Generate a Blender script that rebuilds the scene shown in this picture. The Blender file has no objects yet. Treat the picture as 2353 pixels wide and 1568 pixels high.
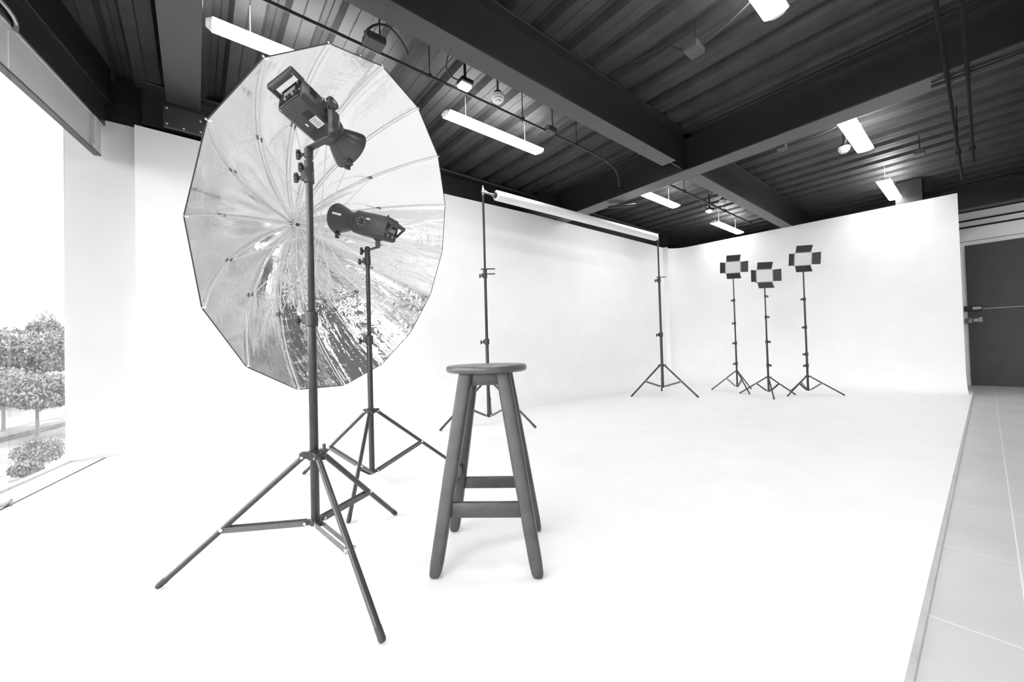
import bpy, bmesh, math, random
from mathutils import Vector, Matrix
random.seed(7)
C = bpy.context.scene.collection
V = Vector
# ------------------------------------------------------------------ camera
EYE = V((0, 0, 0.82))
RGT = V((0.774146, -0.632388, -0.027785)).normalized()
FWD = V((0.632679, 0.774217, 0.017698)).normalized()
def cam_basis():
    pitch, roll, yaw = math.radians(1.01408), math.radians(-1.59240), math.radians(50.7416)
    fw = V((0, math.cos(pitch), math.sin(pitch))); r = V((1, 0, 0)); u = r.cross(fw)
    r2 = math.cos(roll)*r + math.sin(roll)*u; u2 = -math.sin(roll)*r + math.cos(roll)*u
    U = V((math.sin(yaw), math.cos(yaw), 0)); W = V((-math.cos(yaw), math.sin(yaw), 0))
    f = lambda d: V((d.dot(U), d.dot(W), d.z))
    return f(r2), f(u2), f(fw)
RGT, UPV, FWD = cam_basis()
cd = bpy.data.cameras.new('camera'); cam = bpy.data.objects.new('camera', cd); C.objects.link(cam)
cd.sensor_width = 36.0; cd.lens = 36.0*890.94/2353; cd.clip_start = 0.05; cd.clip_end = 500
m = Matrix((RGT, UPV, -FWD)).transposed().to_4x4(); m.translation = EYE
cam.matrix_world = m
bpy.context.scene.camera = cam
# ------------------------------------------------------------------ sky, exposure
SKY = 3.3
LAMP = 15.2
w = bpy.data.worlds.new('overcast_sky'); bpy.context.scene.world = w; w.use_nodes = True
bg = w.node_tree.nodes['Background']; bg.inputs[0].default_value = (1, 1, 1, 1); bg.inputs[1].default_value = SKY
vs = bpy.context.scene.view_settings
vs.view_transform = 'Standard'; vs.look = 'None'; vs.gamma = 1; vs.exposure = 1.15; vs.use_curve_mapping = False
try:
    cy = bpy.context.scene.cycles
    cy.max_bounces = 12; cy.diffuse_bounces = 8; cy.glossy_bounces = 5; cy.transparent_max_bounces = 12
except Exception: pass

# ------------------------------------------------------------------ materials
def nt(name):
    mt = bpy.data.materials.new(name); mt.use_nodes = True
    n = mt.node_tree; b = n.nodes['Principled BSDF']; return mt, n, b
def mat(name, g, rough=.5, metal=0, spec=.5, noise=0, nscale=20, bump=0, bscale=60, coord='Object'):
    mt, n, b = nt(name)
    b.inputs['Base Color'].default_value = (g, g, g, 1); b.inputs['Roughness'].default_value = rough
    b.inputs['Metallic'].default_value = metal; b.inputs['Specular IOR Level'].default_value = spec
    tc = n.nodes.new('ShaderNodeTexCoord')
    if noise:
        t = n.nodes.new('ShaderNodeTexNoise'); t.inputs['Scale'].default_value = nscale; t.inputs['Detail'].default_value = 6
        n.links.new(tc.outputs[coord], t.inputs['Vector'])
        r = n.nodes.new('ShaderNodeMapRange'); r.inputs[1].default_value = .3; r.inputs[2].default_value = .7
        r.inputs[3].default_value = g*(1-noise); r.inputs[4].default_value = min(1, g*(1+noise))
        n.links.new(t.outputs['Fac'], r.inputs[0])
        cb = n.nodes.new('ShaderNodeCombineColor')
        for i in range(3): n.links.new(r.outputs[0], cb.inputs[i])
        n.links.new(cb.outputs[0], b.inputs['Base Color'])
    if bump:
        t = n.nodes.new('ShaderNodeTexNoise'); t.inputs['Scale'].default_value = bscale; t.inputs['Detail'].default_value = 4
        n.links.new(tc.outputs[coord], t.inputs['Vector'])
        bp = n.nodes.new('ShaderNodeBump'); bp.inputs['Strength'].default_value = bump; bp.inputs['Distance'].default_value = .01
        n.links.new(t.outputs['Fac'], bp.inputs['Height']); n.links.new(bp.outputs[0], b.inputs['Normal'])
    return mt
def emis(name, g, s):
    mt, n, b = nt(name)
    b.inputs['Base Color'].default_value = (g, g, g, 1)
    b.inputs['Emission Color'].default_value = (1, 1, 1, 1); b.inputs['Emission Strength'].default_value = s
    return mt
M = dict(
    cyc=mat('white_cyclorama_paint', .87, .55, noise=.02, nscale=3, bump=.05, bscale=180),
    wall=mat('white_plaster', .78, .6, noise=.02, nscale=4, bump=.05, bscale=150),
    strip=mat('plain_wall_paint', .64, .6, noise=.02, nscale=4, bump=.05, bscale=150),
    lens=emis('lit_lens', .9, 1.2),
    pipe=mat('matt_black_pipe', .012, .85, spec=.15, noise=.2, nscale=20),
    edge=mat('grey_slab_edge', .55, .6, noise=.1, nscale=8),
    deck=mat('charcoal_painted_decking', .040, .55, noise=.25, nscale=5, spec=.4),
    beam=mat('charcoal_painted_steel', .016, .38, noise=.15, nscale=9, spec=1.0),
    pale=mat('pale_grey_steel', .5, .45, noise=.04, nscale=5),
    dark=mat('black_steel', .015, .4, noise=.2, nscale=12),
    stand=mat('black_anodised_tube', .03, .3, metal=.15, noise=.15, nscale=30, spec=.6),
    leg=mat('dark_grey_tube', .045, .3, metal=.2, noise=.12, nscale=30, spec=.6),
    brace=mat('grey_steel_strip', .12, .35, metal=.5, noise=.12, nscale=40),
    rivet=mat('bright_rivet', .8, .25, metal=.8),
    chrome=mat('brushed_metal', .42, .28, metal=.9, noise=.05, nscale=40),
    rubber=mat('black_rubber', .04, .7, noise=.2, nscale=40),
    knob=mat('black_knob_plastic', .03, .4, noise=.15, nscale=60),
    body=mat('black_strobe_shell', .045, .42, noise=.12, nscale=60, bump=.08, bscale=400),
    bodyg=mat('satin_black_reflector', .035, .3, noise=.1, nscale=30, spec=.7),
    label=mat('white_sticker', .8, .5, noise=.03, nscale=200),
    ink=mat('grey_print', .25, .5),
    tick=mat('pale_print', .28, .5),
    screen=mat('dark_display', .02, .15),
    wood=mat('dark_stained_wood', .045, .42, noise=.25, nscale=18, bump=.1, bscale=90, spec=.55),
    woodtop=mat('worn_dark_wood', .07, .3, noise=.25, nscale=14, spec=.6),
    paper=mat('white_paper_roll', .8, .5, noise=.02, nscale=20),
    white=mat('white_plastic', .8, .4, noise=.02, nscale=30),
    box=mat('grey_junction_box', .075, .5, noise=.1, nscale=30),
    conduit=mat('painted_conduit', .03, .45, noise=.1, nscale=30),
    door=mat('dark_grey_door_panel', .035, .5, noise=.12, nscale=4, bump=.1, bscale=30),
    groove=mat('shadow_gap', .02, .8),
    diff=mat('led_diffuser', .72, .5, noise=.02, nscale=60),
    flap=mat('black_barndoor_metal', .03, .45, noise=.1, nscale=40),
    frame=mat('led_panel_frame', .3, .4, noise=.05, nscale=40),
    lamp=emis('lit_tube_diffuser', .9, LAMP),
    bark=mat('tree_bark', .12, .9, noise=.3, nscale=6),
    lawn=mat('grass_lawn', .12, .9, noise=.35, nscale=.8),
    road=mat('pale_paving', .2, .85, noise=.12, nscale=.6),
    hedge=mat('clipped_hedge', .10, .9, noise=.4, nscale=4, bump=.6, bscale=8),
    facade=mat('pale_facade', .33, .8, noise=.05, nscale=.5),
    pane=mat('far_window_glass', .2, .3),
    car=mat('car_paint', .5, .25, noise=.05, nscale=2),
    rod=mat('white_umbrella_rod', .85, .35, noise=.02, nscale=40),
)
def leafmat(name, g):
    mt, n, b = nt(name)
    b.inputs['Roughness'].default_value = .7; b.inputs['Specular IOR Level'].default_value = .2
    oi = n.nodes.new('ShaderNodeTexCoord'); t = n.nodes.new('ShaderNodeTexNoise'); t.inputs['Scale'].default_value = 1.3; t.inputs['Detail'].default_value = 5
    n.links.new(oi.outputs['Object'], t.inputs['Vector'])
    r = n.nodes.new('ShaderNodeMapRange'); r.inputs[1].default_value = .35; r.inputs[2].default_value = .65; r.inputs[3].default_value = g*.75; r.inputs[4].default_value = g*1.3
    n.links.new(t.outputs['Fac'], r.inputs[0]); cb = n.nodes.new('ShaderNodeCombineColor')
    for i in range(3): n.links.new(r.outputs[0], cb.inputs[i])
    n.links.new(cb.outputs[0], b.inputs['Base Color'])
    return mt
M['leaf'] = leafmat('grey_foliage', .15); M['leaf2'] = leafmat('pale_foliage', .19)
# glass
g, n, b = nt('clear_window_glass')
n.nodes.remove(b); out = n.nodes['Material Output']
tr = n.nodes.new('ShaderNodeBsdfTransparent'); gl = n.nodes.new('ShaderNodeBsdfGlossy'); gl.inputs['Roughness'].default_value = 0.0
ge = n.nodes.new('ShaderNodeNewGeometry'); dt = n.nodes.new('ShaderNodeVectorMath'); dt.operation = 'DOT_PRODUCT'
n.links.new(ge.outputs['Normal'], dt.inputs[0]); n.links.new(ge.outputs['Incoming'], dt.inputs[1])
def mth(op, a_, b_=None):
    q = n.nodes.new('ShaderNodeMath'); q.operation = op
    for i_, v_ in enumerate((a_, b_)):
        if v_ is None: continue
        if isinstance(v_, (int, float)): q.inputs[i_].default_value = v_
        else: n.links.new(v_, q.inputs[i_])
    return q.outputs[0]
fac_ = mth('ADD', mth('MULTIPLY', mth('POWER', mth('SUBTRACT', 1.0, mth('ABSOLUTE', dt.outputs['Value'])), 5.0), .9), .02)
mx = n.nodes.new('ShaderNodeMixShader')
tr.inputs[0].default_value = (.95, .95, .95, 1)
n.links.new(fac_, mx.inputs[0]); n.links.new(tr.outputs[0], mx.inputs[1]); n.links.new(gl.outputs[0], mx.inputs[2]); n.links.new(mx.outputs[0], out.inputs[0])
M['glass'] = g
# umbrella: silver crinkled inside, black outside
g, n, b = nt('silver_umbrella_fabric')
tc = n.nodes.new('ShaderNodeTexCoord')
def tex(sx, sy, detail, dist):
    mp = n.nodes.new('ShaderNodeMapping'); mp.inputs['Scale'].default_value = (sx, sy, 1)
    t = n.nodes.new('ShaderNodeTexNoise'); t.inputs['Scale'].default_value = 1; t.inputs['Detail'].default_value = detail; t.inputs['Distortion'].default_value = dist
    n.links.new(tc.outputs['UV'], mp.inputs[0]); n.links.new(mp.outputs[0], t.inputs['Vector']); return t
t1 = tex(60, 4.0, 4, 1.2); t2 = tex(34, 16, 4, 2.0)
b1 = n.nodes.new('ShaderNodeBump'); b1.inputs['Strength'].default_value = 1.0; b1.inputs['Distance'].default_value = .012
b2 = n.nodes.new('ShaderNodeBump'); b2.inputs['Strength'].default_value = 1.0; b2.inputs['Distance'].default_value = .008
# the foil hangs loose and crumpled in the lower right panels, taut elsewhere
su = n.nodes.new('ShaderNodeSeparateXYZ'); n.links.new(tc.outputs['UV'], su.inputs[0])
def rng(sock, a0, a1, o0, o1):
    q = n.nodes.new('ShaderNodeMapRange'); q.interpolation_type = 'SMOOTHSTEP'
    for i_, v_ in enumerate((a0, a1, o0, o1)): q.inputs[i_+1].default_value = v_
    n.links.new(sock, q.inputs[0]); return q.outputs[0]
def mul(a_, b_):
    q = n.nodes.new('ShaderNodeMath'); q.operation = 'MULTIPLY'
    for i_, v_ in enumerate((a_, b_)):
        if isinstance(v_, (int, float)): q.inputs[i_].default_value = v_
        else: n.links.new(v_, q.inputs[i_])
    return q.outputs[0]
loose = mul(mul(rng(su.outputs[0], .25, .34, 0, 1), rng(su.outputs[0], .60, .70, 1, 0)), rng(su.outputs[1], .12, .35, 0, 1))
lo2 = n.nodes.new('ShaderNodeMath'); lo2.operation = 'MULTIPLY_ADD'; n.links.new(loose, lo2.inputs[0]); lo2.inputs[1].default_value = .62; lo2.inputs[2].default_value = .13
n.links.new(mul(t1.outputs['Fac'], lo2.outputs[0]), b1.inputs['Height']); n.links.new(mul(t2.outputs['Fac'], mul(lo2.outputs[0], .6)), b2.inputs['Height']); n.links.new(b1.outputs[0], b2.inputs['Normal'])
b.inputs['Base Color'].default_value = (.95, .95, .95, 1); b.inputs['Metallic'].default_value = .85; b.inputs['Roughness'].default_value = .1
n.links.new(b2.outputs[0], b.inputs['Normal'])
back = n.nodes.new('ShaderNodeBsdfPrincipled'); back.inputs['Base Color'].default_value = (.03, .03, .03, 1); back.inputs['Roughness'].default_value = .8
geo = n.nodes.new('ShaderNodeNewGeometry'); mx = n.nodes.new('ShaderNodeMixShader')
n.links.new(geo.outputs['Backfacing'], mx.inputs[0]); n.links.new(b.outputs[0], mx.inputs[1]); n.links.new(back.outputs[0], mx.inputs[2])
n.links.new(mx.outputs[0], n.nodes['Material Output'].inputs[0])
M['silver'] = g
# tile floor with pale joints
g, n, b = nt('grey_floor_tile')
tc = n.nodes.new('ShaderNodeTexCoord'); sp = n.nodes.new('ShaderNodeSeparateXYZ'); n.links.new(tc.outputs['Object'], sp.inputs[0])
def joint(sock, off, per, wd):
    a = n.nodes.new('ShaderNodeMath'); a.operation = 'SUBTRACT'; a.inputs[1].default_value = off; n.links.new(sock, a.inputs[0])
    p = n.nodes.new('ShaderNodeMath'); p.operation = 'PINGPONG'; p.inputs[1].default_value = per/2; n.links.new(a.outputs[0], p.inputs[0])
    l = n.nodes.new('ShaderNodeMath'); l.operation = 'LESS_THAN'; l.inputs[1].default_value = wd; n.links.new(p.outputs[0], l.inputs[0]); return l
j1 = joint(sp.outputs[0], 1.706, .6167, .0022); j2 = joint(sp.outputs[1], -.05, .6167, .0022)
mxx = n.nodes.new('ShaderNodeMath'); mxx.operation = 'MAXIMUM'; n.links.new(j1.outputs[0], mxx.inputs[0]); n.links.new(j2.outputs[0], mxx.inputs[1])
t = n.nodes.new('ShaderNodeTexNoise'); t.inputs['Scale'].default_value = 2.5; t.inputs['Detail'].default_value = 8; n.links.new(tc.outputs['Object'], t.inputs['Vector'])
r = n.nodes.new('ShaderNodeMapRange'); r.inputs[1].default_value = .3; r.inputs[2].default_value = .7; r.inputs[3].default_value = .52; r.inputs[4].default_value = .60; n.links.new(t.outputs['Fac'], r.inputs[0])
mc = n.nodes.new('ShaderNodeMix'); mc.data_type = 'FLOAT'; n.links.new(mxx.outputs[0], mc.inputs[0]); n.links.new(r.outputs[0], mc.inputs[2]); mc.inputs[3].default_value = .8
cb = n.nodes.new('ShaderNodeCombineColor')
for i in range(3): n.links.new(mc.outputs[0], cb.inputs[i])
n.links.new(cb.outputs[0], b.inputs['Base Color']); b.inputs['Roughness'].default_value = .35
M['tile'] = g

# ------------------------------------------------------------------ geometry helpers (all in world coordinates)
def frame(axis, ref=None):
    a = V(axis).normalized()
    if ref is None: ref = V((0, 0, 1)) if abs(a.z) < .9 else V((1, 0, 0))
    x = (V(ref) - a*V(ref).dot(a)).normalized(); y = a.cross(x)
    return x, y, a
def boxo(bm, c, ax, h, bev=0.0, seg=2):
    """oriented box: centre, three axes, half sizes"""
    tmp = bmesh.new(); bmesh.ops.create_cube(tmp, size=2)
    for v in tmp.verts: v.co = V((v.co.x*h[0], v.co.y*h[1], v.co.z*h[2]))
    if bev: bmesh.ops.bevel(tmp, geom=list(tmp.edges), offset=bev, segments=seg, profile=.5, affect='EDGES')
    mt = Matrix((V(ax[0]), V(ax[1]), V(ax[2]))).transposed().to_4x4(); mt.translation = V(c)
    if mt.determinant() < 0: bmesh.ops.reverse_faces(tmp, faces=tmp.faces)
    tmp.transform(mt); merge(bm, tmp)
def box(bm, x0, x1, y0, y1, z0, z1, bev=0.0):
    boxo(bm, ((x0+x1)/2, (y0+y1)/2, (z0+z1)/2), ((1, 0, 0), (0, 1, 0), (0, 0, 1)), (abs(x1-x0)/2, abs(y1-y0)/2, abs(z1-z0)/2), bev)
def merge(bm, tmp):
    me = bpy.data.meshes.new('t'); tmp.to_mesh(me); tmp.free(); bm.from_mesh(me); bpy.data.meshes.remove(me)
def lathe(bm, o, axis, prof, seg=24, ref=None, cap=True):
    """prof = [(distance along axis, radius)...]"""
    x, y, a = frame(axis, ref); o = V(o); rings = []
    for s, r in prof:
        if r < 1e-6: rings.append([bm.verts.new(o+a*s)])
        else: rings.append([bm.verts.new(o+a*s+(x*math.cos(t)+y*math.sin(t))*r) for t in (2*math.pi*i/seg for i in range(seg))])
    for A, B in zip(rings, rings[1:]):
        for i in range(seg):
            j = (i+1) % seg
            if len(A) == 1 and len(B) == 1: continue
            if len(A) == 1: bm.faces.new((A[0], B[j], B[i]))
            elif len(B) == 1: bm.faces.new((A[i], A[j], B[0]))
            else: bm.faces.new((A[i], A[j], B[j], B[i]))
    if cap:
        if len(rings[0]) > 1: bm.faces.new(list(reversed(rings[0])))
        if len(rings[-1]) > 1: bm.faces.new(rings[-1])
def tube(bm, p0, p1, r0, r1=None, seg=14):
    p0, p1 = V(p0), V(p1); r1 = r0 if r1 is None else r1
    lathe(bm, p0, p1-p0, [(0, r0), ((p1-p0).length, r1)], seg)
def path(bm, pts, r, seg=8, up=None):
    pts = [V(p) for p in pts]; rings = []
    ref = None
    for i, p in enumerate(pts):
        d = (pts[min(i+1, len(pts)-1)] - pts[max(i-1, 0)])
        x, y, a = frame(d, ref); ref = x
        rings.append([bm.verts.new(p+(x*math.cos(t)+y*math.sin(t))*r) for t in (2*math.pi*k/seg for k in range(seg))])
    for A, B in zip(rings, rings[1:]):
        for i in range(seg):
            j = (i+1) % seg; bm.faces.new((A[i], A[j], B[j], B[i]))
    bm.faces.new(list(reversed(rings[0]))); bm.faces.new(rings[-1])
def arc(p0, p1, p2, n=8):
    """quadratic bend"""
    p0, p1, p2 = V(p0), V(p1), V(p2)
    return [p0*(1-t)**2 + p1*2*t*(1-t) + p2*t*t for t in (i/n for i in range(n+1))]
def flat(bm, p0, p1, w, th, wdir):
    """flat strip bar from p0 to p1, width along wdir"""
    p0, p1 = V(p0), V(p1); a = (p1-p0).normalized(); wd = V(wdir); wd = (wd-a*wd.dot(a)).normalized()
    boxo(bm, (p0+p1)/2, (a, wd, a.cross(wd)), ((p1-p0).length/2, w/2, th/2), min(w, th)*.2, 1)
def prism(bm, poly, off):
    """closed polygon (3D points) extruded by off"""
    A = [bm.verts.new(V(p)) for p in poly]; B = [bm.verts.new(V(p)+V(off)) for p in poly]; k = len(A)
    bm.faces.new(A); bm.faces.new(list(reversed(B)))
    for i in range(k):
        j = (i+1) % k; bm.faces.new((A[j], A[i], B[i], B[j]))
def nb(): return bmesh.new()
ROOT = {}
def rootloc(o):
    while o.parent: o = o.parent
    return V(o.location)
def obj(name, bm, mt, parent=None, loc=None, smooth=True, label=None, fix=True):
    if fix: bmesh.ops.recalc_face_normals(bm, faces=bm.faces)
    base = rootloc(parent) if parent else V(loc or (0, 0, 0))
    bmesh.ops.translate(bm, verts=bm.verts, vec=-base)
    me = bpy.data.meshes.new(name); bm.to_mesh(me); bm.free()
    for p in me.polygons: p.use_smooth = smooth
    if smooth:
        try: me.set_sharp_from_angle(angle=math.radians(38))
        except Exception: pass
    for k in (mt if isinstance(mt, (list, tuple)) else [mt]): me.materials.append(M[k])
    o = bpy.data.objects.new(name, me); C.objects.link(o)
    if parent: o.parent = parent
    else: o.location = base
    if label: o['label'] = label
    return o
def thing(name, label, cat, loc, group=None):
    o = bpy.data.objects.new(name, None); o.empty_display_size = .05; C.objects.link(o); o.location = loc
    return tag(o, label, cat, group)
def tag(o, label, cat, group=None):
    o['label'] = label; o['category'] = cat
    if group: o['group'] = group
    return o
def struct(name, bm, mt, smooth=False, parent=None, label=None, fix=True):
    o = obj(name, bm, mt, parent, smooth=smooth, fix=fix)
    if not parent: o['kind'] = 'structure'
    if label: o['label'] = label
    return o
def dup(root, loc, label, group=None):
    r = root.copy(); C.objects.link(r); r.location = loc; r['label'] = label
    if group: r['group'] = group
    for ch in list(root.children):
        c = ch.copy(); C.objects.link(c); c.parent = r
        for gch in list(ch.children):
            d = gch.copy(); C.objects.link(d); d.parent = c
    return r

# ================================================================== the room
YB = -3.6                     # wall behind the camera side
def glassx(y): return -.967 + .2190*(y-3.96)      # window glass line
def sillx(y): return -.840 + .2190*(y-3.51)       # joint line on the floor, also face of the window beam
# cyclorama floor slab (its tiled apron to the right lies lower)
HS = .022; EY = .150
bm = nb()
xl = -.39
prism(bm, [(xl, YB, 0), (xl, 4.9, 0), (8.75, 4.9, 0), (8.75, EY, 0), (xl+.0, EY, 0)][1:] , (0, 0, -.2))
struct('floor', bm, 'cyc', label='glossy white painted studio floor running into the curved walls')
bm = nb()
prism(bm, [(xl, EY, -.001), (xl, EY-.012, -.010), (xl, EY-.012, -.2), (xl, EY, -.2)], (9.1, 0, 0))
struct('trim_1', bm, 'edge', label='worn grey edge strip along the white floor')
bm = nb(); box(bm, -3.2, 10.3, YB-.2, EY+.05, -HS-.2, -HS); box(bm, 8.76, 10.3, EY+.05, 5.0, -HS-.2, -HS)
box(bm, -3.2, -.6, EY+.05, .16, -HS-.2, -HS)
struct('floor', bm, 'tile', label='grey tiled floor beside the white studio floor')
bm = nb()     # floor of the bay by the window
prism(bm, [(glassx(YB)-.1, EY, 0), (xl, EY, 0), (xl, 4.9, 0), (glassx(4.9)-.05, 4.9, 0), (glassx(EY)-.05, EY, 0)][1:], (0, 0, -.2))
struct('floor', bm, 'strip', label='pale grey floor between the window and the white studio floor')
bm = nb()
prism(bm, [(sillx(EY)-.007, EY, .0012), (sillx(EY)+.007, EY, .0012), (sillx(4.66)+.007, 4.67, .0012), (sillx(4.66)-.007, 4.67, .0012)], (0, 0, -.004))
struct('trim_2', bm, 'groove', label='thin dark floor joint beside the window')

# cyclorama walls with coved foot, W1 (left) and W2 (back); faces of W1 follow its real slight bow
W1 = [(-.39, 4.62), (.08, 4.635), (1.2, 4.53), (2.54, 4.40), (4.04, 4.32), (7.70, 4.275)]
CR = .40                       # plan radius of the corner
W2 = [(8.085, 3.90), (8.25, 2.1), (8.43, .20)]
TOP = 2.85; RC = .34
def sweep_cove(pts, topz):
    bm = nb(); rows = []
    nprm = []
    for i in range(len(pts)):
        a = V((*pts[max(i-1, 0)], 0)); c = V((*pts[min(i+1, len(pts)-1)], 0)); d = (c-a).normalized()
        nprm.append(V((d.y, -d.x, 0)))      # towards the room (right of travel)
    K = 8
    for (x, y), nn in zip(pts, nprm):
        p = V((x, y, 0)); row = [p + nn*(RC+.002) + V((0, 0, .0006))]
        for k in range(0, K+1):
            t = math.pi/2*k/K
            row.append(p + nn*(RC-RC*math.sin(t)) + V((0, 0, RC-RC*math.cos(t)+.0006)))
        row.append(p + V((0, 0, topz)))
        row.append(p - nn*.09 + V((0, 0, topz))); row.append(p - nn*.09 + V((0, 0, 0)))
        rows.append([bm.verts.new(q) for q in row])
    for A, B in zip(rows, rows[1:]):
        for k in range(len(A)-1): bm.faces.new((A[k], A[k+1], B[k+1], B[k]))
        bm.faces.new((A[-1], A[0], B[0], B[-1]))
    bm.faces.new(rows[0]); bm.faces.new(list(reversed(rows[-1])))
    return bm
corner = [(8.085-CR*(1-math.sin(math.radians(a)))-.0, 3.87+.40*math.cos(math.radians(a))) for a in range(0, 91, 10)]
struct('wall_left', sweep_cove(W1 + [(corner[0][0], corner[0][1])], TOP), 'cyc', smooth=True, label='long white cyclorama wall behind the umbrella and backdrop stands')
struct('wall_back', sweep_cove(corner + W2[1:], TOP), 'cyc', smooth=True, label='white cyclorama wall behind the three panel lights')
# plain wall strip next to the window, building walls
bm = nb(); box(bm, -.812, -.392, 4.68, 4.94, 0, 2.85)
struct('wall_left', bm, 'strip', label='narrow plain wall strip between window and cyclorama')
bm = nb(); box(bm, -.80, 10.3, 4.95, 5.1, -.2, 3.4); box(bm, -.80, 8.2, 4.86, 4.95, 2.86, 3.4)
struct('wall_left', bm, 'dark', label='dark upper wall behind the cyclorama top')
bm = nb(); box(bm, 10.1, 10.3, .17, 5, -.2, 2.885); box(bm, 10.1, 10.3, -1.9, .17, 2.32, 2.885); box(bm, 10.1, 10.3, YB-.1, -1.9, -.2, 2.885)
struct('wall_right', bm, 'cyc', label='white end wall around the big dark door')
bm = nb(); box(bm, 10.1, 10.3, YB-.1, 5, 2.885, 3.4)
struct('wall_right', bm, 'dark', label='black wall band above the door wall')
bm = nb(); box(bm, -3.2, 10.3, YB-.2, YB, -.2, 3.4)
struct('wall_front', bm, 'wall', label='white wall behind the camera')
bm = nb()
for z in (2.635, 2.745): box(bm, 10.085, 10.10, YB, 1.0, z-.014, z+.014)
box(bm, 10.09, 10.10, YB, 1.0, 2.395, 2.40)
struct('trim_3', bm, 'groove', label='two dark shadow gaps above the door')
# big dark door with bolts
bm = nb(); box(bm, 10.06, 10.12, -1.9, .185, -.02, 2.325, .004)
dr = struct('door_1', bm, 'door', label='large dark grey sliding door at the right')
for z, dk in ((1.262, 'knob'), (1.062, 'chrome')):
    bm = nb(); box(bm, 10.0, 10.07, .03, .225, z-.045, z+.045, .015); bb = obj('door_bolt', bm, dk, dr)
    bm = nb(); lathe(bm, (10.02, .045, z), (-.35, 1, 0), [(0, .02), (.005, .036), (.10, .036), (.105, .02)], 20); obj('bolt_barrel', bm, 'chrome', bb)
bm = nb(); box(bm, 10.052, 10.062, -1.9, .03, 1.247, 1.255); obj('seam_strip', bm, 'pale', dr, label='thin pale line across the door')
bm = nb(); box(bm, 10.052, 10.062, -.44, -.36, .47, .482); obj('keyhole_plate', bm, 'pale', dr)

# window: glass line and head beam
d = V((.2139, .9768, 0)); nrm = V((.9768, -.2139, 0))      # along the window, towards the room
def wp(y, off=0, z=0): return V((glassx(y), y, z)) + nrm*off
bm = nb()
a, c = wp(YB), wp(4.68)
boxo(bm, (a+c)/2+V((0, 0, 1.40)), (d, nrm, (0, 0, 1)), ((c-a).length/2, .006, 1.39), 0)
wnd = struct('window_1', bm, 'glass', label='floor to ceiling window of clear glass on the left')
bm = nb(); a, c = wp(YB, 0, .006), wp(4.68, 0, .006)
boxo(bm, (a+c)/2, (d, nrm, (0, 0, 1)), ((c-a).length/2, .02, .008)); obj('window_sill', bm, 'white', wnd, smooth=False)
def sp_(y, off=0, z=0): return V((sillx(y), y, z)) + nrm*off
# pale window head beam (channel with web and end plate)
def beamalong(y0, y1, off0, off1, z0, z1, nm, mt, parent=None, **k):
    bm = nb(); a, c = sp_(y0), sp_(y1); m_ = (a+c)/2 + nrm*((off0+off1)/2); m_.z = (z0+z1)/2
    boxo(bm, m_, (d, nrm, (0, 0, 1)), ((c-a).length/2, abs(off1-off0)/2, (z1-z0)/2), .003, 1)
    return bm
o = struct('trim_4', beamalong(YB, 4.64, -.03, 0, 2.525, 2.775, '', ''), 'pale', label='pale steel beam across the head of the window')
struct('bottom_flange', beamalong(YB, 4.62, -.04, .008, 2.51, 2.525, '', ''), 'box', parent=o)
struct('end_plate', beamalong(4.46, 4.50, -.03, .03, 2.53, 2.775, '', ''), 'pale', parent=o)
struct('top_fillet', beamalong(YB, 4.64, -.25, .015, 2.775, 2.79, '', ''), 'pale', parent=o)
o = struct('trim_5', beamalong(YB, 4.66, -.25, .02, 2.79, 3.0, '', ''), 'beam', label='dark steel beam above the pale window beam')
struct('top_flange', beamalong(YB, 4.68, -.25, .05, 3.0, 3.32, '', ''), 'dark', parent=o)

# vertical glass fin rod with clamps
t = thing('glass_fin', 'slim vertical rod with end clamps standing before the window', 'glass fin', (sillx(3.56), 3.56, 0))
bm = nb(); boxo(bm, (sillx(3.56), 3.56, 1.42), (nrm, d, (0, 0, 1)), (.006, .004, 1.40)); obj('rod', bm, 'glass', t, smooth=False)
bm = nb(); tube(bm, (sillx(3.56), 3.56, 2.52), (sillx(3.56), 3.56, 2.76), .006); obj('upper_rod', bm, 'white', t)
bm = nb(); boxo(bm, (sillx(3.56)-.02, 3.555, .02), (nrm, d, (0, 0, 1)), (.03, .012, .02), .003); obj('floor_clamp', bm, 'chrome', t)
bm = nb(); path(bm, arc(sp_(3.36, .03, 2.84), sp_(3.58, .05, 2.845), sp_(3.575, .02, 2.77), 6), .012); obj('top_clamp', bm, 'chrome', t)

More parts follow.
